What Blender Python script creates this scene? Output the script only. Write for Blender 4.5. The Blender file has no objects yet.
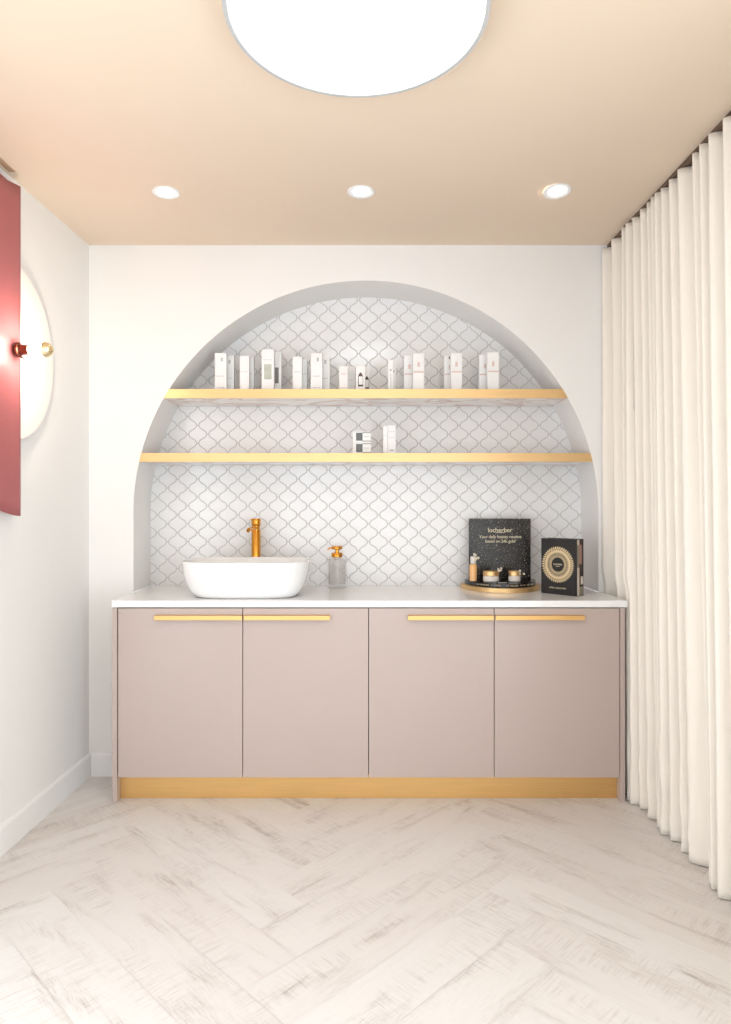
import bpy, bmesh, math, random
from math import pi, sin, cos, sqrt, radians
from mathutils import Vector, Matrix
random.seed(7)
S = bpy.context.scene
COL = S.collection

# ------------------------------------------------------------------ camera, world, lights, exposure
F = 682.67                      # focal length in pixels (24 mm on a 36 mm high frame)
HC = 1.3126                     # eye height
cam_d = bpy.data.cameras.new('camera'); cam = bpy.data.objects.new('camera', cam_d); COL.objects.link(cam)
cam.location = (0, 0, HC); cam.rotation_euler = (pi/2, 0, 0)
cam_d.sensor_fit = 'AUTO'; cam_d.sensor_width = 36; cam_d.lens = 24.0
cam_d.shift_y = -4/1024; cam_d.clip_start = 0.02
S.camera = cam
S.view_settings.view_transform = 'Standard'; S.view_settings.look = 'None'
S.view_settings.gamma = 1; S.view_settings.use_curve_mapping = False
S.view_settings.exposure = -0.10
W = bpy.data.worlds.new('world'); S.world = W; W.use_nodes = True
W.node_tree.nodes['Background'].inputs[0].default_value = (0.93, 0.96, 1.0, 1)
W.node_tree.nodes['Background'].inputs[1].default_value = 3.0
def area(name, loc, rot, sx, sy, power, color):
    d = bpy.data.lights.new(name, 'AREA'); d.shape = 'RECTANGLE'; d.size = sx; d.size_y = sy
    d.energy = power; d.color = color
    o = bpy.data.objects.new(name, d); COL.objects.link(o); o.location = loc; o.rotation_euler = rot
    return o
area('added_rear_light', (0.0, -1.82, 1.15), (pi/2, 0, pi), 2.3, 2.2, 26, (0.78, 0.92, 1.0))  # added lamp outside the unseen rear opening, lights the room from behind
area('added_left_light', (-1.66, 0.95, 0.95), (0, -pi/2, 0), 1.8, 1.5, 15, (0.78, 0.92, 1.0))  # added lamp outside the left wall, brightens the curtain and left doors
area('added_right_light', (1.55, -0.1, 0.95), (0, pi/2, 0), 1.8, 1.9, 44, (0.78, 0.92, 1.0))  # added lamp outside the right wall, there to brighten the left wall
DISC_EMIT = 5.5
DOWN_EMIT = 20
BULB_EMIT = 160

# ------------------------------------------------------------------ materials
def srgb(r, g, b):
    f = lambda c: (c/255/12.92) if c/255 <= 0.04045 else ((c/255+0.055)/1.055)**2.4
    return (f(r), f(g), f(b), 1)
def nodes(m):
    m.use_nodes = True
    return m.node_tree, m.node_tree.nodes, m.node_tree.links, m.node_tree.nodes['Principled BSDF']
def mat(name, col, rough=0.5, metal=0.0, vary=0.03, scale=6.0, bump=0.0, bscale=60, coat=0.0, emit=0, trans=0.0, stretch=(1, 1, 1), spec=None, sheen=0):
    m = bpy.data.materials.new(name); t, N, L, P = nodes(m)
    P.inputs['Roughness'].default_value = rough; P.inputs['Metallic'].default_value = metal
    tc = N.new('ShaderNodeTexCoord'); mp = N.new('ShaderNodeMapping'); mp.inputs['Scale'].default_value = stretch
    L.new(tc.outputs['Object'], mp.inputs[0])
    nz = N.new('ShaderNodeTexNoise'); nz.inputs['Scale'].default_value = scale; nz.inputs['Detail'].default_value = 3
    L.new(mp.outputs[0], nz.inputs['Vector'])
    r = N.new('ShaderNodeValToRGB'); r.color_ramp.elements[0].position = 0.3; r.color_ramp.elements[1].position = 0.7
    r.color_ramp.elements[0].color = tuple(c*(1-vary) for c in col[:3])+(1,)
    r.color_ramp.elements[1].color = tuple(min(1, c*(1+vary)) for c in col[:3])+(1,)
    L.new(nz.outputs['Fac'], r.inputs[0]); L.new(r.outputs[0], P.inputs['Base Color'])
    if bump:
        n2 = N.new('ShaderNodeTexNoise'); n2.inputs['Scale'].default_value = bscale; n2.inputs['Detail'].default_value = 2
        L.new(mp.outputs[0], n2.inputs['Vector'])
        b = N.new('ShaderNodeBump'); b.inputs['Strength'].default_value = bump; b.inputs['Distance'].default_value = 0.002
        L.new(n2.outputs['Fac'], b.inputs['Height']); L.new(b.outputs[0], P.inputs['Normal'])
    if coat: P.inputs['Coat Weight'].default_value = coat; P.inputs['Coat Roughness'].default_value = 0.08 if rough < 0.2 else 0.25
    if emit:
        P.inputs['Emission Color'].default_value = col; P.inputs['Emission Strength'].default_value = emit
    if trans: P.inputs['Transmission Weight'].default_value = trans
    if spec is not None: P.inputs['Specular IOR Level'].default_value = spec
    if sheen: P.inputs['Sheen Weight'].default_value = sheen
    return m
M = {}
M['wall'] = mat('wall_paint', (0.86, 0.85, 0.835, 1), 0.75, vary=0.01, scale=2, bump=0.05, bscale=300)
M['ceiling'] = mat('ceiling_paint', srgb(228, 209, 188), 0.7, vary=0.01, scale=2)
M['trim'] = mat('trim_gloss', (0.87, 0.87, 0.865, 1), 0.35, vary=0.01)
M['door'] = mat('mauve_satin', srgb(188, 171, 164), 0.30, vary=0.01, scale=3, coat=0.3)
M['dark_gap'] = mat('shadow_gap', srgb(92, 78, 74), 0.8)
M['brass'] = mat('brushed_brass', srgb(228, 194, 142), 0.44, 1.0, vary=0.04, scale=5, stretch=(1, 1, 40))
M['brass_sat'] = mat('satin_brass', srgb(228, 188, 126), 0.45, 1.0, vary=0.04, scale=5, stretch=(1, 1, 40))
M['gold'] = mat('polished_gold', srgb(214, 150, 62), 0.16, 1.0, vary=0.03)
M['pale_gold'] = mat('pale_gold', srgb(246, 228, 184), 0.22, 1.0, vary=0.08, scale=60)
M['quartz'] = mat('white_quartz', (0.89, 0.89, 0.89, 1), 0.12, vary=0.02, scale=4)
M['porcelain'] = mat('porcelain', (0.88, 0.88, 0.88, 1), 0.08, vary=0.003, coat=0.5)
M['tile'] = mat('glazed_tile', (0.84, 0.84, 0.84, 1), 0.13, vary=0.02, scale=9, bump=0.06, bscale=12, spec=0.8)
M['grout'] = mat('grout', srgb(196, 194, 192), 0.9, vary=0.03, scale=40)
M['white_card'] = mat('white_card', (0.87, 0.868, 0.86, 1), 0.45, vary=0.005)
M['white_card2'] = mat('warm_card', (0.87, 0.85, 0.835, 1), 0.5, vary=0.005)
M['print_grey'] = mat('print_grey', srgb(190, 192, 192), 0.6)
M['print_rose'] = mat('print_rose', srgb(222, 196, 188), 0.6)
M['print_dark'] = mat('print_dark', srgb(88, 74, 70), 0.6)
M['print_smoke'] = mat('print_smoke', srgb(105, 108, 108), 0.4, vary=0.15, scale=60)
M['win_green'] = mat('window_green', srgb(192, 196, 184), 0.15, vary=0.1, scale=25)
M['win_dark'] = mat('window_dark', srgb(128, 128, 122), 0.15, vary=0.15, scale=25)
M['fabric'] = mat('curtain_fabric', srgb(241, 234, 224), 0.85, vary=0.02, scale=30, bump=0.12, bscale=500, stretch=(1, 1, 0.1), sheen=0.2)
M['track'] = mat('track', srgb(96, 78, 64), 0.6)
M['black'] = mat('black_card', srgb(26, 24, 24), 0.35)
M['black_gloss'] = mat('black_gloss', srgb(20, 18, 18), 0.12)
M['cream_print'] = mat('cream_print', srgb(226, 214, 184), 0.5, vary=0.08, scale=80)
M['gold_print'] = mat('gold_print', srgb(222, 200, 160), 0.35, 0.3)
M['maroon'] = mat('maroon_lacquer', srgb(170, 92, 94), 0.45, vary=0.03, scale=14, stretch=(1, 1, 0.15))
M['blush'] = mat('blush_lacquer', srgb(246, 234, 228), 0.35, vary=0.01)
M['bronze'] = mat('dark_bronze', srgb(112, 66, 50), 0.35, 0.7)
M['lamp_white'] = mat('lamp_frame', (0.5, 0.5, 0.5, 1), 0.5, vary=0.01)
M['amber'] = mat('amber_serum', srgb(236, 186, 128), 0.12, vary=0.05, scale=30)
M['frost'] = mat('frosted_glass', srgb(226, 220, 214), 0.2, vary=0.03)
M['flower'] = mat('flower_white', srgb(236, 226, 206), 0.4)
M['vent_dark'] = mat('vent_brown', srgb(186, 152, 124), 0.7)
M['spine_pink'] = mat('pink_photo', srgb(176, 134, 124), 0.4, vary=0.1, scale=30)
M['spine_beige'] = mat('beige_page', srgb(222, 208, 196), 0.5, vary=0.05)
M['spine_olive'] = mat('olive_page', srgb(150, 142, 122), 0.5, vary=0.08)
M['spine_brown'] = mat('brown_page', srgb(58, 42, 38), 0.4, vary=0.25, scale=25)
def emit(name, col, s):
    m = bpy.data.materials.new(name); m.use_nodes = True; N = m.node_tree.nodes
    P = N['Principled BSDF']; P.inputs['Base Color'].default_value = (0.8, 0.8, 0.8, 1)
    P.inputs['Emission Color'].default_value = col; P.inputs['Emission Strength'].default_value = s
    return m
M['disc_light'] = emit('disc_diffuser', (0.90, 0.96, 1.0, 1), DISC_EMIT)
M['halo_light'] = emit('halo_led', (1, 0.83, 0.5, 1), 3.0)
M['down_light'] = emit('downlight_lens', (1, 0.97, 0.92, 1), DOWN_EMIT)
M['bulb_light'] = emit('bulb_glow', (1, 0.88, 0.74, 1), BULB_EMIT)
def glass(name, col=(1, 1, 1, 1), rough=0.02, ior=1.45):
    m = bpy.data.materials.new(name); t, N, L, P = nodes(m)
    P.inputs['Base Color'].default_value = col; P.inputs['Roughness'].default_value = rough
    P.inputs['Alpha'].default_value = 0.22; P.inputs['IOR'].default_value = ior
    return m
M['glass'] = glass('clear_glass', (0.8, 0.78, 0.77, 1), 0.05, 1.5)
M['soap'] = glass('clear_soap', (0.90, 0.86, 0.83, 1), 0.05, 1.3)
M['acrylic'] = glass('clear_cap', (1, 1, 1, 1), 0.1, 1.4)
# marble for the shelf boards
def marble():
    m = bpy.data.materials.new('marble'); t, N, L, P = nodes(m); P.inputs['Roughness'].default_value = 0.15
    tc = N.new('ShaderNodeTexCoord'); mp = N.new('ShaderNodeMapping'); mp.inputs['Scale'].default_value = (1.6, 2.5, 2.5)
    nz = N.new('ShaderNodeTexNoise'); nz.inputs['Scale'].default_value = 2.2; nz.inputs['Detail'].default_value = 6; nz.inputs['Distortion'].default_value = 1.2
    r = N.new('ShaderNodeValToRGB'); e = r.color_ramp.elements
    e[0].position = 0.44; e[0].color = srgb(240, 232, 226); e[1].position = 0.56; e[1].color = srgb(243, 238, 234)
    k = e.new(0.5); k.color = srgb(218, 190, 172)
    L.new(tc.outputs['Object'], mp.inputs[0]); L.new(mp.outputs[0], nz.inputs['Vector']); L.new(nz.outputs['Fac'], r.inputs[0]); L.new(r.outputs[0], P.inputs['Base Color'])
    return m
M['marble'] = marble()
# speckled black display card
def speckle():
    m = bpy.data.materials.new('gold_dust_card'); t, N, L, P = nodes(m); P.inputs['Roughness'].default_value = 0.25
    tc = N.new('ShaderNodeTexCoord')
    outs = []
    for sc, th in ((230, 0.70), (90, 0.74), (420, 0.72)):
        v = N.new('ShaderNodeTexNoise'); v.inputs['Scale'].default_value = sc; v.inputs['Detail'].default_value = 1.5
        L.new(tc.outputs['Object'], v.inputs['Vector'])
        r = N.new('ShaderNodeMapRange'); r.inputs['From Min'].default_value = th-0.06; r.inputs['From Max'].default_value = th+0.06
        L.new(v.outputs['Fac'], r.inputs['Value']); outs.append(r.outputs[0])
    a = N.new('ShaderNodeMath'); a.operation = 'ADD'; L.new(outs[0], a.inputs[0]); L.new(outs[1], a.inputs[1])
    b = N.new('ShaderNodeMath'); b.operation = 'ADD'; b.use_clamp = True; L.new(a.outputs[0], b.inputs[0]); L.new(outs[2], b.inputs[1])
    mx = N.new('ShaderNodeMix'); mx.data_type = 'RGBA'
    mx.inputs['A'].default_value = srgb(30, 27, 26); mx.inputs['B'].default_value = srgb(205, 192, 170)
    L.new(b.outputs[0], mx.inputs['Factor']); L.new(mx.outputs['Result'], P.inputs['Base Color'])
    return m
M['speckle'] = speckle()
# whitewashed oak planks: UV x along the plank (m), y across (m), v colour attribute = random per plank
def planks():
    m = bpy.data.materials.new('whitewashed_planks'); t, N, L, P = nodes(m); P.inputs['Roughness'].default_value = 0.5
    uv = N.new('ShaderNodeUVMap'); uv.uv_map = 'plank'
    at = N.new('ShaderNodeAttribute'); at.attribute_name = 'rnd'
    off = N.new('ShaderNodeVectorMath'); off.operation = 'ADD'; L.new(uv.outputs[0], off.inputs[0]); L.new(at.outputs['Vector'], off.inputs[1])
    def noise(sx, sy, scale, det, dist=0, rough=0.5):
        mp = N.new('ShaderNodeMapping'); mp.inputs['Scale'].default_value = (sx, sy, 1); L.new(off.outputs[0], mp.inputs[0])
        n = N.new('ShaderNodeTexNoise'); n.inputs['Scale'].default_value = scale; n.inputs['Detail'].default_value = det
        n.inputs['Distortion'].default_value = dist; n.inputs['Roughness'].default_value = rough
        L.new(mp.outputs[0], n.inputs['Vector']); return n.outputs['Fac']
    def rng(v, a, b, c=0, d=1):
        r = N.new('ShaderNodeMapRange'); r.inputs['From Min'].default_value = a; r.inputs['From Max'].default_value = b
        r.inputs['To Min'].default_value = c; r.inputs['To Max'].default_value = d; L.new(v, r.inputs['Value']); return r.outputs[0]
    def mth(op, a, b):
        k = N.new('ShaderNodeMath'); k.operation = op; k.use_clamp = True
        for i, x in enumerate((a, b)):
            if isinstance(x, (int, float)): k.inputs[i].default_value = x
            else: L.new(x, k.inputs[i])
        return k.outputs[0]
    grain = rng(noise(1.2, 20, 2.6, 7, 0.6, 0.72), 0.50, 0.82)          # long streaks
    fine = rng(noise(8, 110, 3.0, 5, 0.3, 0.75), 0.42, 0.72)             # fine grain
    patch = rng(noise(1.4, 6, 1.9, 3, 0.5), 0.50, 0.70)                 # where the wash wore through
    saw = rng(noise(95, 7, 1.4, 4, 0.25), 0.48, 0.66)                    # cross saw marks
    spatch = rng(noise(1.3, 5, 1.7, 2, 0.3), 0.47, 0.64)
    wear = mth('MULTIPLY', mth('ADD', mth('MULTIPLY', grain, 0.8), mth('MULTIPLY', fine, 0.6)), patch)
    sawm = mth('MULTIPLY', mth('MULTIPLY', saw, spatch), 0.25)
    tot = mth('ADD', mth('ADD', wear, sawm), mth('ADD', mth('MULTIPLY', grain, 0.08), mth('MULTIPLY', fine, 0.12)))
    sep = N.new('ShaderNodeSeparateColor'); L.new(at.outputs['Color'], sep.inputs[0])
    base = N.new('ShaderNodeMix'); base.data_type = 'RGBA'
    base.inputs['A'].default_value = srgb(223, 217, 213); base.inputs['B'].default_value = srgb(229, 226, 223)
    L.new(rng(sep.outputs[0], 0, 9), base.inputs['Factor'])
    big = noise(1, 2, 1.3, 2)
    mx = N.new('ShaderNodeMix'); mx.data_type = 'RGBA'; mx.inputs['B'].default_value = srgb(160, 145, 135)
    L.new(base.outputs['Result'], mx.inputs['A']); L.new(tot, mx.inputs['Factor']); L.new(mx.outputs['Result'], P.inputs['Base Color'])
    bp = N.new('ShaderNodeBump'); bp.inputs['Strength'].default_value = 0.25; bp.inputs['Distance'].default_value = 0.001; bp.invert = True
    L.new(tot, bp.inputs['Height']); L.new(bp.outputs[0], P.inputs['Normal'])
    L.new(rng(tot, 0, 1, 0.42, 0.65), P.inputs['Roughness'])
    return m
M['planks'] = planks()

# ------------------------------------------------------------------ mesh helpers
def obj(name, bm, m, parent=None, smooth=False, ang=None, bevel=0, seg=2):
    me = bpy.data.meshes.new(name)
    bmesh.ops.recalc_face_normals(bm, faces=bm.faces[:])
    bm.to_mesh(me); bm.free()
    for x in (m if isinstance(m, (list, tuple)) else [m]): me.materials.append(M[x] if isinstance(x, str) else x)
    o = bpy.data.objects.new(name, me); COL.objects.link(o)
    if smooth:
        for p in me.polygons: p.use_smooth = True
        if ang: me.set_sharp_from_angle(angle=radians(ang))
    if bevel:
        b = o.modifiers.new('bevel', 'BEVEL'); b.width = bevel; b.segments = seg; b.limit_method = 'ANGLE'; b.angle_limit = radians(40)
    if parent: o.parent = parent
    return o
def thing(name, label, cat, loc=(0, 0, 0), rz=0, group=None):
    o = bpy.data.objects.new(name, None); COL.objects.link(o); o.empty_display_size = 0.05
    o.location = loc; o.rotation_euler = (0, 0, rz)
    return tag(o, label, cat, group)
def tag(o, label, cat, group=None):
    o['label'] = label; o['category'] = cat
    if group: o['group'] = group
    return o
def struct(o): o['kind'] = 'structure'; return o
def bx(bm, x0, x1, y0, y1, z0, z1, mi=0):
    v = [bm.verts.new(p) for p in ((x0, y0, z0), (x1, y0, z0), (x1, y1, z0), (x0, y1, z0), (x0, y0, z1), (x1, y0, z1), (x1, y1, z1), (x0, y1, z1))]
    for f in ((0, 3, 2, 1), (4, 5, 6, 7), (0, 1, 5, 4), (1, 2, 6, 5), (2, 3, 7, 6), (3, 0, 4, 7)):
        fc = bm.faces.new([v[i] for i in f]); fc.material_index = mi
    return bm
def box(x0, x1, y0, y1, z0, z1): return bx(bmesh.new(), x0, x1, y0, y1, z0, z1)
def prism(pts, d0, d1, axis='z'):
    """pts 2-D outline extruded between d0 and d1 along axis (z: pts are x,y; y: pts are x,z)"""
    bm = bmesh.new()
    mk = (lambda p, d: (p[0], p[1], d)) if axis == 'z' else (lambda p, d: (p[0], d, p[1]))
    a = [bm.verts.new(mk(p, d0)) for p in pts]; b = [bm.verts.new(mk(p, d1)) for p in pts]
    n = len(pts)
    bm.faces.new(a); bm.faces.new(b[::-1])
    for i in range(n): bm.faces.new((a[i], a[(i+1) % n], b[(i+1) % n], b[i]))
    return bm
def lathe(prof, n=48, bm=None, axis='z', c=(0, 0, 0)):
    bm = bm or bmesh.new(); rings = []
    def P(r, h, a):
        if axis == 'z': return (c[0]+r*cos(a), c[1]+r*sin(a), c[2]+h)
        if axis == 'x': return (c[0]+h, c[1]+r*cos(a), c[2]+r*sin(a))
        return (c[0]+r*cos(a), c[1]+h, c[2]+r*sin(a))
    for r, h in prof:
        if r < 1e-6: rings.append([bm.verts.new(P(0, h, 0))])
        else: rings.append([bm.verts.new(P(r, h, 2*pi*i/n)) for i in range(n)])
    for A, B in zip(rings, rings[1:]):
        for i in range(n):
            j = (i+1) % n
            if len(A) == 1 and len(B) == 1: continue
            if len(A) == 1: bm.faces.new((A[0], B[i], B[j]))
            elif len(B) == 1: bm.faces.new((A[i], A[j], B[0]))
            else: bm.faces.new((A[i], A[j], B[j], B[i]))
    return bm
def tube(pts, r, n=16, bm=None, caps=True):
    bm = bm or bmesh.new(); pts = [Vector(p) for p in pts]; rings = []
    for i, p in enumerate(pts):
        d = (pts[min(i+1, len(pts)-1)]-pts[max(i-1, 0)]).normalized()
        u = d.cross(Vector((0, 0, 1)));  u = u.normalized() if u.length > 1e-3 else Vector((1, 0, 0))
        w = d.cross(u).normalized(); rr = r[i] if isinstance(r, (list, tuple)) else r
        rings.append([bm.verts.new(p+u*rr*cos(2*pi*k/n)+w*rr*sin(2*pi*k/n)) for k in range(n)])
    for A, B in zip(rings, rings[1:]):
        for k in range(n): bm.faces.new((A[k], A[(k+1) % n], B[(k+1) % n], B[k]))
    if caps: bm.faces.new(rings[0][::-1]); bm.faces.new(rings[-1])
    return bm
def text_bm(s, size, rot, loc, align='CENTER', depth=0.0004, spacing=1.0, bm=None):
    cu = bpy.data.curves.new('lettering', 'FONT'); cu.body = s; cu.size = size; cu.align_x = align; cu.align_y = 'CENTER'
    cu.extrude = depth; cu.space_character = spacing; cu.resolution_u = 3
    o = bpy.data.objects.new('lettering', cu); COL.objects.link(o)
    bpy.context.view_layer.update()
    me = bpy.data.meshes.new_from_object(o.evaluated_get(bpy.context.evaluated_depsgraph_get()))
    me.transform(Matrix.Translation(loc) @ rot)
    bpy.data.objects.remove(o)
    bm = bm or bmesh.new(); bm.from_mesh(me); bpy.data.meshes.remove(me)
    return bm
UP = Matrix.Rotation(pi/2, 4, 'X')          # text standing up, facing -Y
def at(px, Y): return (px-365.5)*Y/F        # X of a point of the photo at depth Y
def hz(py, Y): return HC-(py-508)*Y/F

# ------------------------------------------------------------------ room shell
YB, YN, HT, YR = 3.35, 3.618, 2.603, -1.7
XR = 1.36
def xl(y): return -1.357-0.036*(YB-y)       # the left wall runs very slightly off square
ARC, AX, AZ, SILL = 1.141, 0.002, 1.288, 0.9002
bm = bmesh.new(); bx(bm, xl(YR)-0.1, XR+0.1, YR-0.1, YN+0.1, HT, HT+0.1)
struct(obj('ceiling', bm, 'ceiling'))

# floor: herringbone planks in one surface
def make_floor():
    bm = bmesh.new(); uvl = bm.loops.layers.uv.new('plank'); cl = bm.loops.layers.float_color.new('rnd')
    Lp, Wp, g = 1.06, 0.189, 0.0006
    s2 = sqrt(0.5); ox, oy = -0.1985, 1.995
    rnd = random.Random(3)
    for i in range(-60, 60):
        for j in range(-6, 7):
            bp, bq = i*Wp+j*Lp, i*Wp-j*Lp
            for kind in (0, 1):
                if kind == 0: p0, p1, q0, q1 = bp, bp+Lp, bq, bq+Wp
                else: p0, p1, q0, q1 = bp+Lp, bp+Lp+Wp, bq+Wp-Lp, bq+Wp
                cx, cy = (p0+p1)/2, (q0+q1)/2
                X, Y = (cx-cy)*s2+ox, (cx+cy)*s2+oy
                if abs(X) > 2.4 or Y < -3.2 or Y > 4.3: continue
                R = (rnd.random()*9, rnd.random()*7, rnd.random(), 1)
                cor = []
                for (p, q) in ((p0+g, q0+g), (p1-g, q0+g), (p1-g, q1-g), (p0+g, q1-g)):
                    u, v = ((p-p0), (q-q0)) if kind == 0 else ((q-q0), (p-p0))
                    cor.append(((p-q)*s2+ox, (p+q)*s2+oy, u, v))
                f = bm.faces.new([bm.verts.new((c[0], c[1], 0)) for c in cor])
                for lp, c in zip(f.loops, cor):
                    lp[uvl].uv = (c[2]+R[0], c[3]+R[1]); lp[cl] = R
    for co, no in (((XR, 0, 0), (1, 0, 0)), ((-1.56, 0, 0), (-1, 0, 0)), ((0, YB+0.02, 0), (0, 1, 0)), ((0, YR, 0), (0, -1, 0))):
        bmesh.ops.bisect_plane(bm, geom=bm.verts[:]+bm.edges[:]+bm.faces[:], plane_co=co, plane_no=no, clear_outer=True)
    nf = len(bm.faces)
    bx(bm, -1.6, XR+0.1, YR-0.1, YN+0.1, -0.1, -0.0008)
    bm.faces.ensure_lookup_table()
    for f in bm.faces[nf:]: f.material_index = 1
    return bm
fl = make_floor()
me = bpy.data.meshes.new('floor'); fl.normal_update()
for f in fl.faces:
    if abs(f.calc_center_median().z) < 1e-5 and f.normal.z < 0: f.normal_flip()
fl.to_mesh(me); fl.free(); me.materials.append(M['planks']); me.materials.append(mat('plank_seam', srgb(216, 208, 202), 0.8))
floor = bpy.data.objects.new('floor', me); COL.objects.link(floor); struct(floor)

# back wall with the arched niche
def arch_pts(n=96):
    return [(AX-ARC, SILL)]+[(AX+ARC*cos(a), AZ+ARC*sin(a)) for a in [pi-pi*i/n for i in range(n+1)]]+[(AX+ARC, SILL)]
bm = bmesh.new(); pts = arch_pts(); x0, x1 = xl(YB)-0.05, XR+0.05
def q(*co): return bm.faces.new([bm.verts.new(c) for c in co])
q((x0, YB, 0), (pts[0][0], YB, 0), (pts[0][0], YB, HT), (x0, YB, HT))
q((pts[-1][0], YB, 0), (x1, YB, 0), (x1, YB, HT), (pts[-1][0], YB, HT))
q((pts[0][0], YB, 0), (pts[-1][0], YB, 0), (pts[-1][0], YB, SILL-0.032), (pts[0][0], YB, SILL-0.032))
for a, b in zip(pts[1:-1], pts[2:-1]):
    q((a[0], YB, a[1]), (b[0], YB, b[1]), (b[0], YB, HT), (a[0], YB, HT))
bmesh.ops.remove_doubles(bm, verts=bm.verts, dist=1e-6)
for f in bm.faces:
    f.normal_update()
    if f.normal.y > 0: f.normal_flip()
me_ = bpy.data.meshes.new('wall_back')
bm.to_mesh(me_); bm.free(); me_.materials.append(M['wall'])
wb = bpy.data.objects.new('wall_back', me_); COL.objects.link(wb); struct(wb)
bm = bmesh.new()
A = [bm.verts.new((p[0], YB, p[1])) for p in pts]; B = [bm.verts.new((p[0], YN+0.02, p[1])) for p in pts]
for i in range(len(pts)-1): bm.faces.new((A[i], A[i+1], B[i+1], B[i]))
# solid outside of the lining, so it has real thickness
C2 = [bm.verts.new((AX+(p[0]-AX)*1.02, YN+0.02, AZ+(p[1]-AZ)*1.02)) for p in pts]
D2 = [bm.verts.new((AX+(p[0]-AX)*1.02, YB+0.001, AZ+(p[1]-AZ)*1.02)) for p in pts]
for i in range(len(pts)-1):
    bm.faces.new((B[i], B[i+1], C2[i+1], C2[i])); bm.faces.new((C2[i], C2[i+1], D2[i+1], D2[i]))
o = struct(obj('wall_niche', bm, 'wall', smooth=True, ang=35))

# arabesque tiles on the niche's back
SP, HH, NK, G = 0.05325, 0.04745, 0.0062, 0.0021
TA, TB = (SP/2-NK)/0.925, 0.075
def halfw(dz): return SP/2+TA*(cos(pi*dz/HH)-TB*cos(3*pi*dz/HH))
def tile_outline(n=9):
    R = []
    for i in range(n*2+1):
        dz = -HH+HH*i/n
        w = halfw(dz); dw = -TA*pi/HH*(sin(pi*dz/HH)-3*TB*sin(3*pi*dz/HH))
        nl = sqrt(1+dw*dw)
        R.append((w-G/nl, dz+G*dw/nl))
    R = [(x, max(-HH+G, min(HH-G, z))) for x, z in R]
    return R+[(-x, z) for x, z in reversed(R)]
bm = bmesh.new(); bx(bm, AX-1.2, AX+1.2, YN, YN+0.05, 0.85, AZ+1.2, 1)
TO = tile_outline()
rt = random.Random(5)
for c in range(-1, 46):
    X = -1.1023+SP*c
    for j in range(-3, 18):
        Z = 1.0864+HH+2*HH*j+(HH if c % 2 else 0)
        if (X-AX)**2+(max(Z-AZ, 0))**2 > (ARC+0.05)**2 or Z < SILL-0.06: continue
        tx, tz = rt.uniform(-1, 1)*0.005, rt.uniform(-1, 1)*0.005
        lo = [bm.verts.new((X+x, YN, Z+z)) for x, z in TO]
        mid = [bm.verts.new((X+x*0.995, YN-0.0008, Z+z*0.995)) for x, z in TO]
        hi = [bm.verts.new((X+x*0.975, YN-0.0013+x*tx+z*tz, Z+z*0.98)) for x, z in TO]
        n = len(TO)
        for i in range(n):
            k = (i+1) % n
            bm.faces.new((lo[i], lo[k], mid[k], mid[i])); bm.faces.new((mid[i], mid[k], hi[k], hi[i]))
        bm.faces.new(hi)
# nothing of the tiling below the worktop or outside the arch's back
bmesh.ops.bisect_plane(bm, geom=bm.verts[:]+bm.edges[:]+bm.faces[:], plane_co=(0, 0, SILL-0.03), plane_no=(0, 0, -1), clear_outer=True)
struct(obj('wall_niche_tiles', bm, ['tile', 'grout']))

# side walls, rear wall, unseen windows added for their light, baseboards
W0, W1, WT = 0.2, 1.7, 2.2
bm = bmesh.new()
def wall_piece(ya, yb, za, zb):
    b = prism([(xl(ya), ya), (xl(yb), yb), (xl(yb)-0.1, yb), (xl(ya)-0.1, ya)], za, zb)
    tmp = bpy.data.meshes.new('tmp'); b.to_mesh(tmp); b.free(); bm.from_mesh(tmp); bpy.data.meshes.remove(tmp)
wall_piece(YR, W0, 0, HT); wall_piece(W1, YB+0.05, 0, HT); wall_piece(W0, W1, WT, HT); wall_piece(W0, W1, 0, 0.06)
struct(obj('wall_left', bm, 'wall'))
bm = bmesh.new(); V0, V1 = -1.1, 0.9
bx(bm, XR, XR+0.1, YR, V0, 0, HT); bx(bm, XR, XR+0.1, V1, YB+0.05, 0, HT); bx(bm, XR, XR+0.1, V0, V1, 0, 0.05); bx(bm, XR, XR+0.1, V0, V1, 2.1, HT)
struct(obj('wall_right', bm, 'wall'))
bm = bmesh.new()
for a, b in ((V0, V0+0.05), ((V0+V1)/2-0.025, (V0+V1)/2+0.025), (V1-0.05, V1)): bx(bm, XR+0.03, XR+0.07, a, b, 0.05, 2.1)
for a, b in ((0.05, 0.10), (2.05, 2.1)): bx(bm, XR+0.03, XR+0.07, V0, V1, a, b)
struct(obj('added_window_3', bm, 'trim', bevel=0.003))  # unseen window added so that light reaches the left wall
bm = bmesh.new(); xa, xb = xl(YR)-0.1, XR+0.1
bx(bm, xa, -1.15, YR-0.1, YR, 0, HT); bx(bm, 1.15, xb, YR-0.1, YR, 0, HT)
bx(bm, -1.15, 1.15, YR-0.1, YR, 0, 0.05); bx(bm, -1.15, 1.15, YR-0.1, YR, 2.25, HT)
struct(obj('wall_rear', bm, 'wall'))
bm = bmesh.new()
for a, b in ((-1.15, -1.10), (-0.025, 0.025), (1.10, 1.15)): bx(bm, a, b, YR-0.08, YR-0.02, 0.05, 2.25)
for a, b in ((0.05, 0.10), (2.20, 2.25)): bx(bm, -1.10, 1.10, YR-0.08, YR-0.02, a, b)
struct(obj('added_window_1', bm, 'trim', bevel=0.003))  # window added behind the camera to let light in
bm = bmesh.new()
for a, b in ((W0, W0+0.05), ((W0+W1)/2-0.025, (W0+W1)/2+0.025), (W1-0.05, W1)): bx(bm, xl(W0)-0.07, xl(W0)-0.03, a, b, 0.06, WT)
for a, b in ((0.06, 0.11), (WT-0.05, WT)): bx(bm, xl(W0)-0.07, xl(W0)-0.03, W0, W1, a, b)
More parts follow.
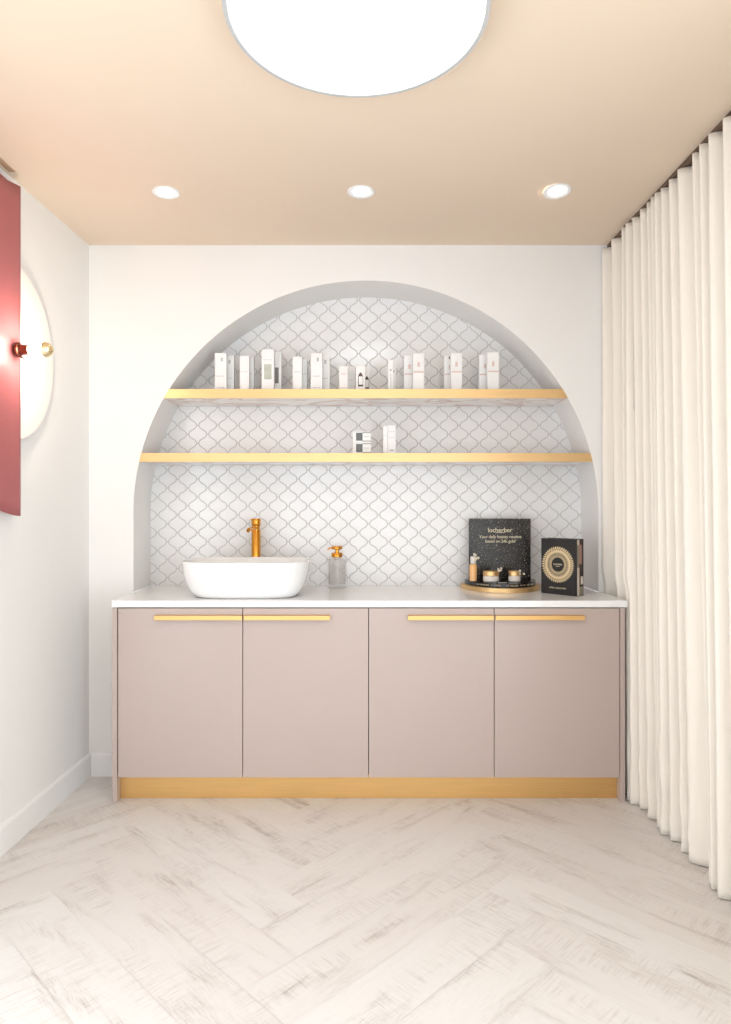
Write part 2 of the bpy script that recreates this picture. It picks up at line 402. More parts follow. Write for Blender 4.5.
struct(obj('added_window_2', bm, 'trim', bevel=0.003))  # glazed opening added out of view, for light on curtain and doors
def skirt_profile(t): return [(0, 0), (t, 0), (t, 0.100), (t*0.8, 0.108), (t*0.35, 0.112), (0, 0.112)]
def skirt(name, p0, p1, nrm, t=0.014):
    bm = bmesh.new(); R = []
    for p in (p0, p1): R.append([bm.verts.new((p[0]+nrm[0]*d, p[1]+nrm[1]*d, z)) for d, z in skirt_profile(t)])
    n = len(R[0])
    for i in range(n): bm.faces.new((R[0][i], R[0][(i+1) % n], R[1][(i+1) % n], R[1][i]))
    bm.faces.new(R[0]); bm.faces.new(R[1][::-1]); return struct(obj(name, bm, 'trim'))
skirt('baseboard_left', (xl(W1+0.02), W1+0.02), (xl(YB), YB), (1, 0))
skirt('baseboard_back', (xl(YB)+0.0145, YB), (-1.132, YB), (0, -1))

# ------------------------------------------------------------------ cabinets
YD = 3.045                       # door fronts
KZ = 0.1105
ZT = 0.866
XD = [at(117.7, YD), at(242.7, YD), at(368.6, YD), at(494.2, YD), at(619.9, YD)]
def pull(x0, x1, par, z=None):
    zc = hz(617.7, YD)
    bm = prism([(YD-0.001, zc+0.012), (YD-0.022, zc+0.012), (YD-0.022, zc-0.0085), (YD-0.018, zc-0.0085), (YD-0.018, zc+0.008), (YD-0.001, zc+0.008)], x0, x1)
    # outline is (y, z): turn x-extruded
    for v in bm.verts: v.co = Vector((v.co.z, v.co.x, v.co.y))
    return obj('handle', bm, 'brass_sat', par, bevel=0.0012)
def cabinet(i0, label, px_h):
    xs = XD[i0:i0+3]
    left = i0 == 0
    side0, side1 = (-1.1300, -1.1085) if left else (1.1365, 1.1585)
    c = thing('base_cabinet', label, 'cabinet', ((xs[0]+xs[2])/2, 3.2, 0), 0, 'base cabinets under the worktop')
    ox = c.location.x
    def part(name, b, m, par, **k):
        o = obj(name, b, m, par, **k)
        if par is c: o.location = (-ox, -3.2, 0)
        return o
    lo = side1+0.0005 if left else XD[2]+0.0005
    hi = XD[2]-0.0005 if left else side0-0.0005
    part('carcass', box(lo, hi, YD+0.022, YB-0.016, KZ+0.004, ZT), 'dark_gap', c)
    part('side_panel', box(side0, side1, YD, YB-0.016, 0, ZT+0.001), 'door', c, bevel=0.001)
    for k in range(2):
        d = part('door', box(xs[k]+0.0016, xs[k+1]-0.0016, YD, YD+0.020, KZ, ZT-0.001), 'door', c, bevel=0.0012)
        pull(at(px_h[k][0], YD-0.02), at(px_h[k][1], YD-0.02), d)
    return c
cabinet(0, 'left mauve base cabinet with two flat doors, beneath the white wash basin', ((154, 242.2), (243.6, 330)))
cabinet(2, 'right mauve base cabinet with two flat doors, beneath the black display stand', ((408, 494), (495.5, 585)))
tag(obj('kickboard', box(-1.1080, 1.1360, YD+0.043, YD+0.058, 0.001, KZ+0.003), 'brass_sat'), 'brushed gold kickboard strip along the floor under the mauve cabinets', 'kickboard')
OW = 0.0006
bm = prism([(-1.1315, YD-0.005), (1.1680, YD-0.005), (1.1680, YB-OW), (AX+ARC-OW, YB-OW), (AX+ARC-OW, YN-0.004), (AX-ARC+OW, YN-0.004), (AX-ARC+OW, YB-OW), (-1.1315, YB-OW)], 0.870, 0.900)
tag(obj('worktop', bm, 'quartz', bevel=0.0015), 'long white quartz worktop running over the mauve cabinets into the niche', 'worktop')

# ------------------------------------------------------------------ shelves
def shelf(z0, z1, label):
    w0, w1 = [sqrt(ARC**2-(z-AZ)**2)-0.0012 for z in (z0, z1)]
    t = thing('wall_shelf', label, 'shelf', (AX, YB, z0))
    def wedge(zb, zt, ya, yb, grow=0):
        wb_, wt_ = [sqrt(ARC**2-(z-AZ)**2)-0.0012-grow for z in (zb, zt)]
        return prism([(-wb_, zb-z0), (wb_, zb-z0), (wt_, zt-z0), (-wt_, zt-z0)], ya-YB, yb-YB, 'y')
    obj('board', wedge(z0, z1-0.002, YB+0.0015, YN-0.005, 0.001), 'marble', t)
    obj('brass_edge', wedge(z0, z1, YB-0.004, YB+0.001), 'brass', t, bevel=0.0006)
    return t
ZS1, ZS2 = 1.896, 1.582
shelf(1.851, ZS1, 'upper niche shelf with a brass front edge, holding the long row of boxes')
shelf(1.539, ZS2, 'lower niche shelf with a brass front edge, holding the three small cartons')

# ------------------------------------------------------------------ cartons
def carton(label, px0, px1, ptop, Y, zb, depth=0.04, m='white_card', marks=(), group='cartons on the upper shelf', ry=0):
    x0, x1 = at(px0, Y), at(px1, Y); h = hz(ptop, Y)-zb; w = x1-x0
    t = thing('product_box', label, 'box', ((x0+x1)/2, Y, zb+0.0003), 0, group)
    obj('carton', box(-w/2, w/2, 0, depth, 0, h), m, t, bevel=0.0008)
    for k, (name, mm, u0, u1, v0, v1) in enumerate(marks):       # fractions of width and height, v from the top
        obj(name, box(-w/2+u0*w, -w/2+u1*w, -0.0006, 0.0002, h*(1-v1), h*(1-v0)), mm, t)
    return t
YF, YK = 3.405, 3.462
logo = lambda m='print_grey': [('logo_mark', m, .52, .70, .12, .22), ('text_line', m, .18, .82, .60, .615), ('text_line', m, .18, .82, .90, .915)]
band = lambda v=.48: [('colour_band', 'print_rose', .06, .94, v, v+.035), ('logo_mark', 'print_rose', .40, .60, .24, .36)]
U = 'cartons on the upper shelf'
carton('front white carton of the leftmost pair on the upper shelf', 214.8, 226.3, 353.1, YF, ZS1, marks=logo())
carton('shorter white carton tucked behind the leftmost pair’s front one', 222.8, 233.8, 355.4, YK, ZS1, marks=logo())
carton('front plain white carton of the second pair from the left', 239.8, 249.1, 356.0, YF, ZS1, marks=[('text_line', 'print_grey', .1, .9, .45, .46)])
carton('narrow plain white carton behind the second pair from the left', 245.0, 253.7, 357.5, YK, ZS1, marks=[('text_line', 'print_grey', .1, .9, .45, .46)])
carton('tallest white carton, with a pale green window on its front', 261.7, 273.7, 349.3, YF, ZS1, depth=0.05, marks=[('window_panel', 'win_green', .20, .82, .36, .72), ('text_line', 'print_grey', .15, .85, .25, .26)])
carton('tall white carton with a dark window, behind the tallest one', 269.6, 281.3, 351.8, YK+0.01, ZS1, depth=0.045, marks=[('window_panel', 'win_dark', .44, .78, .38, .76)])
carton('front white carton of the plain pair right of the windowed ones', 292.7, 301.8, 356.6, YF, ZS1, marks=[('text_line', 'print_grey', .15, .85, .44, .455)])
carton('white carton behind the plain pair right of the windowed ones', 297.9, 306.9, 359.0, YK, ZS1, marks=[('text_line', 'print_grey', .1, .9, .44, .455)])
carton('front broad white carton of the pair beside the two low cartons', 310.8, 322.2, 353.2, YF, ZS1, marks=logo())
carton('broad white carton behind, its right half showing a grey logo', 318.6, 329.6, 355.7, YK, ZS1, marks=logo())
carton('low off-white carton with faint print, left of the dark-printed ones', 339.1, 347.8, 366.2, YF, ZS1, m='white_card2', marks=[('text_line', 'print_rose', .2, .8, .3, .33), ('text_line', 'print_rose', .2, .8, .85, .88)])
carton('low off-white carton standing behind, in the gap between two low cartons', 346.0, 355.2, 366.8, YK, ZS1, m='white_card2', marks=[('text_line', 'print_rose', .3, .8, .5, .52)])
# the low box with the printed bottle outline: outline built as thin printed strokes
def bottle_mark(t, cx, w, h):
    bm = bmesh.new(); y0, y1 = -0.0006, 0.0002
    b0, b1, r0 = h*0.20, h*0.62, w*0.075
    bx(bm, cx-w*0.30, cx-w*0.30+r0*1.1, y0, y1, b0, b1*0.94); bx(bm, cx+w*0.30-r0*0.6, cx+w*0.30, y0, y1, b0, b1*0.94)
    bx(bm, cx-w*0.30, cx+w*0.30, y0, y1, b0-h*0.02, b0+h*0.05)
    R = prism([(cx-w*0.30, b1*0.94), (cx-w*0.12, b1*1.14), (cx, b1*1.20), (cx+w*0.12, b1*1.14), (cx+w*0.30, b1*0.94)], y0, y1, 'y')
    tmp = bpy.data.meshes.new('tmp'); R.to_mesh(tmp); R.free(); bm.from_mesh(tmp); bpy.data.meshes.remove(tmp)
    obj('bottle_print', bm, 'print_dark', t)
t = carton('low off-white carton printed with a dark bottle outline, in front', 355.9, 365.2, 366.0, YF, ZS1, m='white_card2')
bottle_mark(t, 0, 0.043, 0.125)
t = carton('low off-white carton with a dark bottle print, half hidden behind its twin', 361.2, 369.4, 367.2, YK, ZS1, m='white_card2')
bottle_mark(t, 0.008, 0.036, 0.115)
carton('slim white carton with small grey marks, alone right of centre', 388.2, 393.2, 360.0, YF, ZS1, depth=0.025, marks=[('logo_mark', 'print_grey', .3, .7, .3, .36), ('text_line', 'print_grey', .45, .6, .45, .92)])
carton('slim white carton standing behind the lone slim one right of centre', 390.8, 395.8, 360.8, YK, ZS1, depth=0.025, marks=[('logo_mark', 'print_grey', .4, .8, .3, .36)])
carton('front white carton with rose band, third pair from the right end', 413.0, 424.3, 353.3, YF, ZS1, marks=band())
carton('white carton with rose band, behind the third pair from the right end', 403.9, 415.2, 355.5, YK, ZS1, marks=band())
carton('front white carton with rose band, second pair from the right end', 450.9, 462.0, 353.0, YF, ZS1, marks=band())
carton('white carton with rose band, behind the second pair from the right end', 444.4, 455.4, 355.8, YK, ZS1, marks=band()+[('logo_dot', 'print_dark', .40, .54, .02, .09)])
carton('front white carton with rose band, of the pair at the right end', 487.4, 499.0, 352.2, YF, ZS1, marks=band())
carton('white carton with rose band, rear one of the right end pair', 479.2, 490.6, 354.6, YK, ZS1, marks=band(.5))
YL = 3.42; LG = 'cartons on the lower shelf'
def flat(label, pb, pt, zb):
    mk = [('picture', 'print_smoke', .18, .54, .12, .84), ('stripe', 'print_smoke', .54, 1.0, .08, .14), ('stripe', 'print_smoke', .54, 1.0, .84, .90), ('text_line', 'print_grey', .6, .92, .45, .5)]
    return carton(label, 352.8, 370.9, pt, YL, zb, depth=0.06, marks=mk, group=LG)
zt = hz(442.6, YL)
flat('small flat white box with a grey square, bottom one of two', 453, 442.6, ZS2)
flat('small flat white box with a grey square, lying on top of its twin', 442.2, 431.6, zt+0.0005)
carton('slim tall white carton on the lower shelf, left one of two touching', 383.2, 387.7, 425.9, YL+0.006, ZS2, marks=[('text_line', 'print_grey', .1, .9, .35, .36)], group=LG)
carton('wider tall white carton on the lower shelf, at the right of its row', 387.9, 395.7, 425.0, YL, ZS2, marks=[('text_line', 'print_grey', .12, .88, .22, .23), ('text_line', 'print_grey', .12, .88, .42, .43), ('logo_mark', 'print_grey', .25, .75, .84, .90)], group=LG)

# ------------------------------------------------------------------ wash basin
def basin():
    t = thing('wash_basin', 'white oval-cornered porcelain wash basin sitting on the worktop', 'sink', (-0.560, 3.249, 0.9003))
    def ring(bm, a, b, z, n=72, e=3.4):
        r = []
        for i in range(n):
            th = 2*pi*i/n; c, s = cos(th), sin(th)
            r.append(bm.verts.new((a*abs(c)**(2/e)*(1 if c >= 0 else -1), b*abs(s)**(2/e)*(1 if s >= 0 else -1), z)))
        return r
    prof = [(0.215, 0.140, 0.0), (0.232, 0.152, 0.001), (0.244, 0.158, 0.007), (0.260, 0.167, 0.026), (0.274, 0.175, 0.053), (0.286, 0.182, 0.085), (0.293, 0.186, 0.115), (0.296, 0.188, 0.142),
            (0.298, 0.190, 0.158), (0.297, 0.189, 0.164), (0.294, 0.186, 0.166), (0.290, 0.182, 0.164), (0.288, 0.180, 0.158), (0.283, 0.175, 0.130), (0.271, 0.163, 0.085), (0.255, 0.145, 0.050), (0.215, 0.110, 0.028), (0.12, 0.06, 0.020), (0.03, 0.03, 0.018)]
    bm = bmesh.new(); R = [ring(bm, *p) for p in prof]; n = 72
    for A_, B_ in zip(R, R[1:]):
        for i in range(n): bm.faces.new((A_[i], A_[(i+1) % n], B_[(i+1) % n], B_[i]))
    bm.faces.new(R[0]); bm.faces.new(R[-1][::-1])
    obj('bowl', bm, 'porcelain', t, smooth=True, ang=60)
    obj('drain', lathe([(0, 0.026), (0.022, 0.026), (0.026, 0.023), (0.026, 0.0185), (0, 0.0185)], 32), 'gold', t, smooth=True, ang=40)
basin()

# ------------------------------------------------------------------ tap
fx, fy = -0.566, 3.53
t = thing('basin_tap', 'tall polished gold single lever tap standing behind the basin', 'tap', (fx, fy, 0.9003))
r = 0.0235; H = hz(518.6, fy)-0.9003
obj('body', lathe([(0, 0), (0.030, 0), (0.030, 0.004), (r, 0.006), (r, H-0.062), (r-0.001, H-0.060), (0, H-0.060)], 40), 'gold', t, smooth=True, ang=40)
obj('collar', lathe([(0, H-0.060), (r*0.85, H-0.060), (r*0.85, H-0.038), (0, H-0.038)], 40), 'gold', t, smooth=True, ang=40)
obj('lever_cap', lathe([(0, H-0.038), (r-0.002, H-0.038), (r+0.0005, H-0.034), (r+0.0005, H-0.003), (r-0.001, H), (0, H)], 40), 'gold', t, smooth=True, ang=40)
obj('lever', tube([(-0.010, -0.01, H-0.004), (-0.029, -0.014, H-0.003)], [0.003, 0.0024], 10), 'gold', t, smooth=True, ang=40)
bm = tube([(0, -0.012, H-0.049), (-0.009, -0.07, H-0.050), (-0.0165, -0.120, H-0.052), (-0.018, -0.130, H-0.055), (-0.0185, -0.135, H-0.062)], [0.0095, 0.0095, 0.0092, 0.009, 0.0085], 24)
obj('spout', bm, 'gold', t, smooth=True, ang=60)

# ------------------------------------------------------------------ soap dispenser
t = thing('soap_dispenser', 'clear glass soap dispenser with gold pump, right of the basin', 'dispenser', (at(337, 3.505), 3.505, 0.9003))
R = 0.0455
obj('bottle', lathe([(0, 0), (R-0.002, 0), (R, 0.002), (R, 0.142), (R-0.003, 0.149), (R-0.014, 0.153), (0.021, 0.155), (0.021, 0.160), (0.0185, 0.160), (0.0185, 0.154), (R-0.016, 0.150), (R-0.0045, 0.143), (R-0.003, 0.139), (R-0.003, 0.026), (R-0.006, 0.021), (0, 0.020)], 48), 'glass', t, smooth=True, ang=40)
obj('soap', lathe([(0, 0.0205), (R-0.0066, 0.0215), (R-0.0036, 0.0265), (R-0.0036, 0.118), (0, 0.118)], 48), 'soap', t, smooth=True, ang=40)
obj('dip_tube', tube([(0, 0, 0.150), (0.002, 0, 0.08), (0.008, 0, 0.03)], 0.0022, 10), 'frost', t, smooth=True, ang=40)
obj('collar', lathe([(0, 0.1601), (0.026, 0.1601), (0.0285, 0.163), (0.0285, 0.180), (0.026, 0.183), (0.010, 0.184), (0.0095, 0.200), (0, 0.200)], 40), 'gold', t, smooth=True, ang=40)
ph = obj('pump_head', lathe([(0, 0.2), (0.024, 0.2), (0.0275, 0.203), (0.0275, 0.2145), (0.025, 0.2175), (0, 0.218)], 40), 'gold', t, smooth=True, ang=40)
obj('nozzle', tube([(-0.02, 0, 0.208), (-0.035, -0.004, 0.206), (-0.045, -0.007, 0.200), (-0.049, -0.008, 0.196)], [0.005, 0.0042, 0.0036, 0.003], 12), 'gold', ph, smooth=True, ang=50)

# ------------------------------------------------------------------ display stand
YS = 3.545; sx = at(499.3, YS)
t = thing('display_stand', 'black skincare display stand with speckled back card on a half-round gold base', 'display stand', (sx, YS, 0.9003))
def halfd(a, b, n=40): return [(a*cos(pi+pi*i/n), b*sin(pi+pi*i/n)) for i in range(n+1)]
obj('base', prism(halfd(0.203, 0.240), 0, 0.022), 'brass', t, smooth=True, ang=40, bevel=0.001)
plat = obj('platform', prism(halfd(0.180, 0.226), 0.0222, 0.0445), 'black_gloss', t, smooth=True, ang=40, bevel=0.001)
card = obj('back_card', box(-0.160, 0.160, -0.012, -0.005, 0.0446, hz(518.6, YS-0.012)-0.9003), 'speckle', t, bevel=0.0008)
ztop = hz(518.6, YS-0.012)-0.9003
cp = lambda px: at(px, YS-0.012)-sx
cz = lambda py: hz(py, YS-0.012)-0.9003
bm = text_bm('locherber', 0.034, UP, (cp(500), -0.0126, cz(530.2)), spacing=0.95)
bm = text_bm('Your daily beauty routine', 0.0225, UP, (cp(500.3), -0.0126, cz(536.8)), bm=bm, spacing=0.95)
bm = text_bm('based on 24k gold', 0.0225, UP, (cp(500.3), -0.0126, cz(541.3)), bm=bm, spacing=0.95)
bx(bm, cp(495.5), cp(504.5), -0.0129, -0.0122, cz(532.9), cz(532.5))
o = obj('lettering', bm, 'cream_print', card)
# small cream lettering round the front of the platform rim
i = 0
for word in 'LOCHERBER MILANO   SKINCARE WITH 24K GOLD'.split(' '):
    if word:
        bm = bmesh.new()
        for n_, ch in enumerate(word):
            a = pi*1.5+(i+n_-20)*0.045; px_, py_ = 0.181*cos(a), 0.2268*sin(a)
            nx, ny = cos(a)/0.181, sin(a)/0.2268; th = math.atan2(ny, nx)+pi/2
            text_bm(ch, 0.0105, Matrix.Rotation(th, 4, 'Z') @ UP, (px_, py_, 0.0335), bm=bm)
        obj('rim_word', bm, 'cream_print', plat)
    i += len(word)+1

YP = 3.44; zb = 0.9003+0.0452
PG = 'products on the display stand'
# serum bottle
def serum():
    t = thing('serum_bottle', 'amber serum bottle with clear cap and white flowers on display stand', 'bottle', (at(473.2, YP), YP, zb), 0, PG)
    r = 0.0185
    obj('body', lathe([(0, 0), (r-0.002, 0), (r, 0.002), (r, 0.078), (r-0.004, 0.084), (0.008, 0.086), (0, 0.086)], 32), 'amber', t, smooth=True, ang=40)
    obj('cap', lathe([(0, 0.0865), (0.013, 0.0865), (0.014, 0.088), (0.014, 0.120), (0.012, 0.123), (0, 0.123)], 32), 'frost', t, smooth=True, ang=40)
    flowers(t, (0.014, -0.012, 0.122), 1.0, 5)
def flowers(par, c, s, n):
    rr = random.Random(int(c[0]*1e5)+n)
    bm = bmesh.new(); st = bmesh.new()
    for k in range(n):
        p = Vector(c)+Vector((rr.uniform(-0.014, 0.014), rr.uniform(-0.004, 0.004), rr.uniform(-0.016, 0.016)))*s
        for q_ in range(5):
            a = q_*2*pi/5+k; d = Vector((cos(a), -0.3, sin(a)))*0.0042*s
            mtx = Matrix.Translation(p+d) @ Matrix.Diagonal((0.0036*s, 0.0018*s, 0.0036*s, 1))
            bmesh.ops.create_icosphere(bm, subdivisions=1, radius=1, matrix=mtx)
        tube([Vector(c)+Vector((-0.004, 0.004, -0.018))*s, p], 0.0007, 6, st)
    f = obj('flower_sprig', bm, 'flower', par, smooth=True)
    obj('stem', st, 'gold', f, smooth=True)
serum()
def jar(label, px, Y, r, flo):
    t = thing('cream_jar', label, 'jar', (at(px, Y), Y, zb), 0, PG)
    obj('pot', lathe([(0, 0), (r-0.004, 0), (r, 0.004), (r, 0.026), (r-0.002, 0.029), (0, 0.029)], 40), 'frost', t, smooth=True, ang=40)
    obj('lid', lathe([(0, 0.0295), (r-0.0015, 0.0295), (r, 0.031), (r, 0.050), (r-0.002, 0.053), (0, 0.0535)], 40), 'brass', t, smooth=True, ang=40)
    flowers(t, flo, 0.8, 4)
jar('wider frosted cream jar with gold lid, left one on the display stand', 491, 3.415, 0.0395, (0.034, -0.030, 0.062))
jar('smaller frosted cream jar with gold lid, right one on the display stand', 514.4, 3.415, 0.0300, (0.032, -0.022, 0.044))
# paper blotter between the jars
bm = prism([(-0.02, -0.006), (0.018, -0.004), (0.022, 0.000), (0.018, 0.004), (-0.02, 0.002)], 0, 0.0012)
bo = obj('test_strip', bm, 'white_card'); bo.location = (at(502.5, 3.36), 3.352, zb+0.0003)
tag(bo, 'small white paper strip lying between the two cream jars', 'paper')

# ------------------------------------------------------------------ black boxed brochure
P0 = Vector((0.855, 3.322)); P1 = Vector((0.983, 3.18)); d = (P1-P0); wd = d.length; ang = math.atan2(d.y, d.x)
t = thing('brochure_box', 'black brochure box with a round lace medallion, right of display stand', 'box', (P0.x, P0.y, 0.9003), ang)
hh = 0.2665; dp = 0.062
cov = obj('cover', box(0, wd, 0, 0.006, 0, hh), 'black', t, bevel=0.0006)
obj('pages', box(0.003, wd-0.001, 0.0062, dp-0.0062, 0.001, hh-0.002), 'spine_brown', t)
obj('back_cover', box(0, wd, dp-0.006, dp, 0, hh), 'black', t, bevel=0.0006)
sp = lambda n, m, y0, y1, z0, z1: obj(n, box(wd-0.0009, wd+0.0006, y0, y1, z0, z1), m, t)
sp('page_edge', 'spine_beige', 0.0062, 0.024, 0.002, hh*0.50)
sp('page_edge', 'spine_olive', 0.0062, 0.022, hh*0.50, hh*0.90)
sp('page_edge', 'spine_beige', 0.0062, 0.024, hh*0.90, hh-0.003)
sp('pink_photo', 'spine_pink', 0.0225, 0.044, hh*0.56, hh*0.90)
sp('pale_photo', 'spine_beige', 0.038, 0.057, hh*0.20, hh*0.34)
sp('pale_photo', 'spine_olive', 0.026, 0.057, hh*0.01, hh*0.16)
# medallion: rings of petals and dots
mc = Vector((wd*0.48, 0, hh*0.535))
def annulus(bm, r0, r1, y=-0.0007, n=72):
    a = [[bm.verts.new((mc.x+rr*cos(2*pi*i/n), yy, mc.z+rr*sin(2*pi*i/n))) for i in range(n)] for rr, yy in ((r0, 0.0), (r0, y), (r1, y), (r1, 0.0))]
    for A_, B_ in zip(a, a[1:]):
        for i in range(n): bm.faces.new((A_[i], A_[(i+1) % n], B_[(i+1) % n], B_[i]))
bm = bmesh.new(); RM = 0.0870
annulus(bm, RM*0.40, RM*0.43); annulus(bm, RM*0.46, RM*0.50); annulus(bm, RM*0.535, RM*0.555)
def petal(bm, a, r0, r1, w):
    n = 8; p = []
    for i in range(n+1):
        s_ = i/n; p.append((r0+(r1-r0)*s_, w*sin(pi*s_)**0.6))
    out = p+[(x, -y) for x, y in reversed(p[1:-1])]
    vs = [bm.verts.new((mc.x+x*cos(a)-y*sin(a), -0.0007, mc.z+x*sin(a)+y*cos(a))) for x, y in out]
    bm.faces.new(vs)
for k in range(44):
    a = 2*pi*k/44
    petal(bm, a, RM*0.56, RM*0.80, RM*0.030); petal(bm, a+pi/44, RM*0.66, RM*0.90, RM*0.034); petal(bm, a, RM*0.84, RM*1.0, RM*0.042)
obj('medallion', bm, 'gold_print', cov)
bm = text_bm('LOCHERBER', 0.0088, UP, (mc.x, -0.0006, mc.z+0.001))
text_bm('MILANO', 0.0055, UP, (mc.x, -0.0006, mc.z-0.008), bm=bm)
obj('emblem_lettering', bm, 'cream_print', cov)
bm = bmesh.new(); text_bm('HOME  COLLECTION', 0.0095, UP, (wd*0.475, -0.0006, hh*0.115), bm=bm)
obj('lettering', bm, 'cream_print', cov)

# ------------------------------------------------------------------ curtain
TOPY = [3.345, 3.227, 3.088, 3.043, 2.986, 2.900, 2.838, 2.788, 2.750, 2.712, 2.640, 2.561, 2.444, 2.384, 2.317, 2.225, 2.12, 2.03, 1.93, 1.86, 1.76, 1.67, 1.60, 1.50, 1.41, 1.30, 1.21]
BOTY = [3.343, 3.150, 3.060, 3.020, 2.975, 2.880, 2.800, 2.772, 2.740, 2.690, 2.600, 2.530, 2.375, 2.345, 2.295, 2.200, 2.10, 2.02, 1.92, 1.84, 1.75, 1.66, 1.58, 1.49, 1.40, 1.30, 1.21]
def curtain():
    bm = bmesh.new(); NZ, NS = 90, 14; zt_, zb_ = 2.582, 0.004
    rr = random.Random(11)
    amp = [rr.uniform(0.75, 1.0) for _ in TOPY]; xoff = [rr.uniform(-0.010, 0.010) for _ in TOPY]; ph = [rr.uniform(0, 6.28) for _ in TOPY]
    CR = [rr.choice((0.1, 0.2, 1.0)) for _ in TOPY]; CR[2:6] = [0.8, 1, 0.5, 1]; CR[10:12] = [1, 0.1]
    rows = []
    for iz in range(NZ+1):
        s_ = iz/NZ; z = zt_+(zb_-zt_)*s_
        row = []
        for k in range(len(TOPY)-1):
            ya = TOPY[k]+(BOTY[k]-TOPY[k])*s_; yb = TOPY[k+1]+(BOTY[k+1]-TOPY[k+1])*s_
            for j in range(NS + (1 if k == len(TOPY)-2 else 0)):
                u = j/NS; sp_ = abs(ya-yb)
                y = ya+(yb-ya)*u
                xin = 1.166+0.024*s_+(xoff[k]*(1-u)+xoff[k+1]*u)*(0.6+0.6*s_)
                A_ = min(0.095, 0.95*sp_+0.022)*amp[k]
                f = (0.5-0.5*cos(2*pi*u))**0.85
                # the cloth near the wall bulges over the worktop and is held back below it
                if y > 2.99:
                    over = 1/(1+math.exp(-max(-60, min(60, (z-0.965)/0.012)))); xin = 1.171*(1-over)+over*(1.162 if k == 1 else 1.158)
                x = xin+A_*f
                # soft crumples low down
                lo = max(0, 1-z/0.62); cr = CR[k]*lo*(0.026*sin(z*26+ph[k]*1.7)*sin(pi*u)+0.006*sin(z*17+ph[k]+u*3))
                cr *= min(1, z/0.10)
                if y > 2.99: cr = max(cr, 0)
                y2 = y+0.008*CR[k]*lo*sin(z*21+ph[k])*min(1, z/0.1)*sin(pi*u)
                # leaning creases in the middle
                x += 0.001*sin(3.1*z+ph[k])*min(1, z*3)*(0 if y > 2.99 else 1)+cr
                row.append(bm.verts.new((x, y2, z)))
        rows.append(row)
    for A_, B_ in zip(rows, rows[1:]):
        for i in range(len(A_)-1): bm.faces.new((A_[i], A_[i+1], B_[i+1], B_[i]))
    o = obj('curtain', bm, 'fabric', None, smooth=True)
    so = o.modifiers.new('thickness', 'SOLIDIFY'); so.thickness = 0.0016; so.offset = 1
    return tag(o, 'floor-length cream pleated curtain hanging along the right side', 'curtain')
cur = curtain()
tk = tag(obj('curtain_track', box(1.185, 1.215, 1.15, YB-0.002, HT-0.018, HT-0.0002), 'track'), 'slim dark curtain track on the ceiling above the cream curtain', 'curtain track')
for yy in TOPY[1:-1]:
    obj('glider', tube([(1.2, yy, HT-0.019), (1.2, yy, 2.575)], 0.0022, 6), 'track', tk)

# ------------------------------------------------------------------ ceiling lights
dx, dy, dr = at(356.8, 1.72), 1.722, 0.334
t = thing('ceiling_lamp', 'large round white disc lamp glowing on the ceiling', 'ceiling light', (dx, dy, HT))
obj('frame', lathe([(dr-0.055, -0.016), (dr-0.004, -0.016), (dr, -0.020), (dr, -0.052), (dr-0.002, -0.056), (dr-0.013, -0.056), (dr-0.014, -0.047), (dr-0.055, -0.047), (dr-0.055, -0.016)], 128), 'lamp_white', t, smooth=True, ang=40)
obj('diffuser', lathe([(0, -0.0515), (dr-0.0142, -0.0515), (dr-0.0142, -0.048), (0, -0.048)], 128), 'disc_light', t, smooth=True, ang=40)
obj('halo_strip', lathe([(dr-0.05, -0.001), (dr-0.035, -0.001), (dr-0.035, -0.0155), (dr-0.05, -0.0155), (dr-0.05, -0.001)], 96), 'halo_light', t, smooth=True, ang=40)
obj('mount', lathe([(0, -0.0005), (0.12, -0.0005), (0.12, -0.0478), (0, -0.0478)], 48), 'lamp_white', t, smooth=True, ang=40)
for px, py, lab, tilt in ((166, 192, 'leftmost of the three recessed spotlights in the beige ceiling', 0), (361, 191.4, 'middle of the three recessed spotlights in the beige ceiling', 0), (557.2, 189.6, 'rightmost of the three recessed spotlights, its trim slightly tilted', 1)):
    Y = F*(HT-HC)/(508-py); X = (px-365.5)*Y/F
    t = thing('downlight', lab, 'spotlight', (X, Y, HT), 0, 'recessed ceiling spotlights')
    R = 0.0555
    rg = obj('trim_ring', lathe([(R-0.020, -0.0004), (R, -0.0004), (R, -0.003), (R-0.002, -0.0055), (R-0.006, -0.006), (R-0.016, -0.0025), (R-0.020, -0.0012), (R-0.020, -0.0004)], 48), 'trim', t, smooth=True, ang=50)
    obj('lens', lathe([(0, -0.0006), (R-0.0205, -0.0006), (R-0.0205, -0.0016), (R-0.026, -0.0026), (0, -0.0036)], 48), 'down_light', t, smooth=True)
    if tilt:
        for c_ in t.children: c_.rotation_euler = (radians(-5), radians(-2), 0); c_.location = (0, 0, -0.0052)
# slot in the ceiling over the left wall
x_, y_ = at(6, 2.60), 2.60
t = thing('ceiling_vent', 'short brown slot vent in the ceiling above the maroon lamp', 'vent', (0, 0, HT))
obj('slot', box(-1.368, -1.338, 2.30, 2.618, -0.002, -0.0003), 'vent_dark', t)
bm = bmesh.new()
bx(bm, -1.374, -1.368, 2.294, 2.624, -0.004, -0.0003); bx(bm, -1.338, -1.332, 2.294, 2.624, -0.004, -0.0003)
bx(bm, -1.368, -1.338, 2.618, 2.624, -0.004, -0.0003); bx(bm, -1.368, -1.338, 2.294, 2.300, -0.004, -0.0003)
obj('frame', bm, 'ceiling', t)

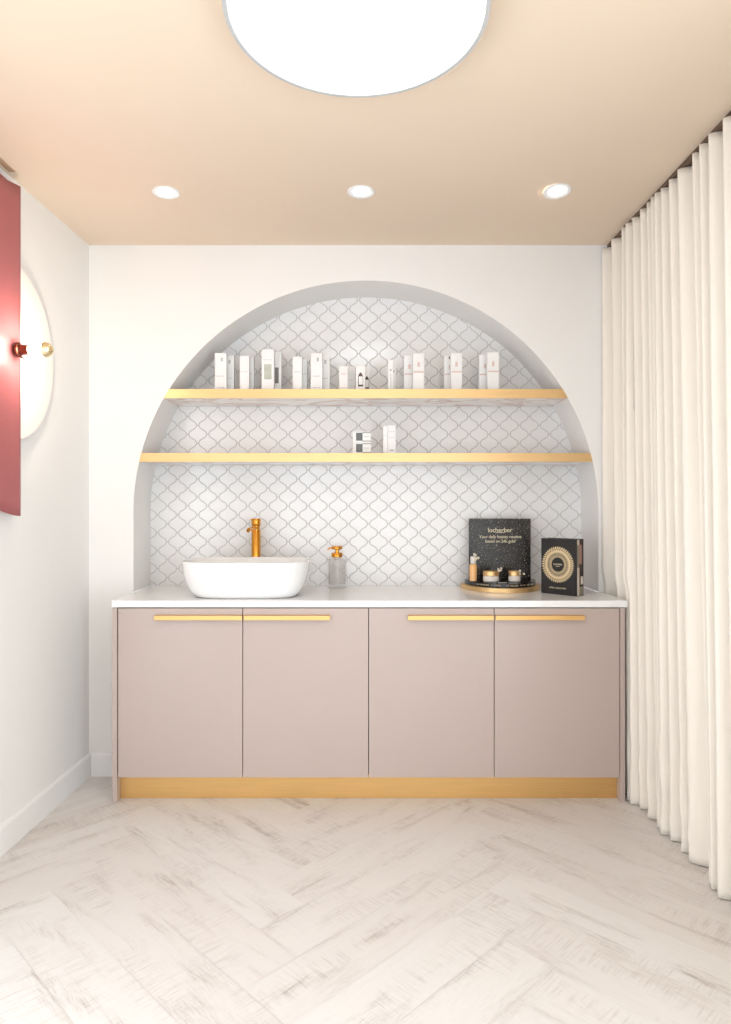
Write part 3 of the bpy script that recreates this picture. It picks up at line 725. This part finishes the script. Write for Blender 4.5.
# ------------------------------------------------------------------ wall lamp on the left wall
LY, LZ = 2.609, hz(349.8, 2.609); LX = xl(LY)
t = thing('wall_lamp', 'wall lamp with blush disc, curved maroon shield and bare globe bulb', 'wall lamp', (LX, LY, LZ))
obj('back_disc', lathe([(0, 0.004), (0.330, 0.004), (0.330, 0.022), (0.341, 0.026), (0.342, 0.032), (0.339, 0.035), (0, 0.036)], 96, axis='x'), 'blush', t, smooth=True, ang=40)
# maroon shield: a tall bent sheet, far edge standing off the disc, near edge close to the wall
ex = at(20.3, 2.65)-LX; ey = 2.65-LY
top = hz(186.5, 2.65)-LZ; bot = hz(516, 2.65)-LZ
bm = bmesh.new(); n = 30; fr, bk = [], []
nzz = 24
grid = []
for i in range(n+1):
    u = i/n
    y = ey-0.46*u
    x = ex-(ex-0.038)*(1-(1-min(1, u/0.62))**1.8) if u < 0.62 else 0.038
    x = ex-(ex-0.040)*sin(pi/2*min(1, u*1.7))**1.0
    zb_ = bot+min(0.05, 0.011*(u*5)**1.6); zt2 = top-0.020*min(1, u*5)
    grid.append([bm.verts.new((x, y, zb_+(zt2-zb_)*k/nzz)) for k in range(nzz+1)])
for a, b in zip(grid, grid[1:]):
    for k in range(nzz): bm.faces.new((a[k], b[k], b[k+1], a[k+1]))
sh = obj('shield', bm, 'maroon', t, smooth=True)
so = sh.modifiers.new('t', 'SOLIDIFY'); so.thickness = 0.003; so.offset = 0
sk = obj('socket', lathe([(0, 0.0363), (0.018, 0.0363), (0.018, 0.054), (0.029, 0.056), (0.029, 0.063), (0.021, 0.068), (0.019, 0.092), (0.025, 0.102), (0.023, 0.103), (0.016, 0.096), (0, 0.095)], 32, axis='x'), 'bronze', t, smooth=True, ang=40)
obj('switch', tube([(0.064, -0.006, -0.027), (0.084, -0.008, -0.035)], [0.003, 0.0025], 8), 'bronze', sk, smooth=True)
bl = obj('bulb', lathe([(0, 0.0965), (0.015, 0.0965), (0.018, 0.108), (0.026, 0.124), (0.0305, 0.142), (0.0305, 0.150), (0.0300, 0.156)], 40, axis='x'), 'bulb_light', t, smooth=True)
obj('crown', lathe([(0.0303, 0.1555), (0.0285, 0.167), (0.023, 0.178), (0.015, 0.186), (0.006, 0.190), (0, 0.1905)], 40, axis='x'), 'pale_gold', bl, smooth=True)
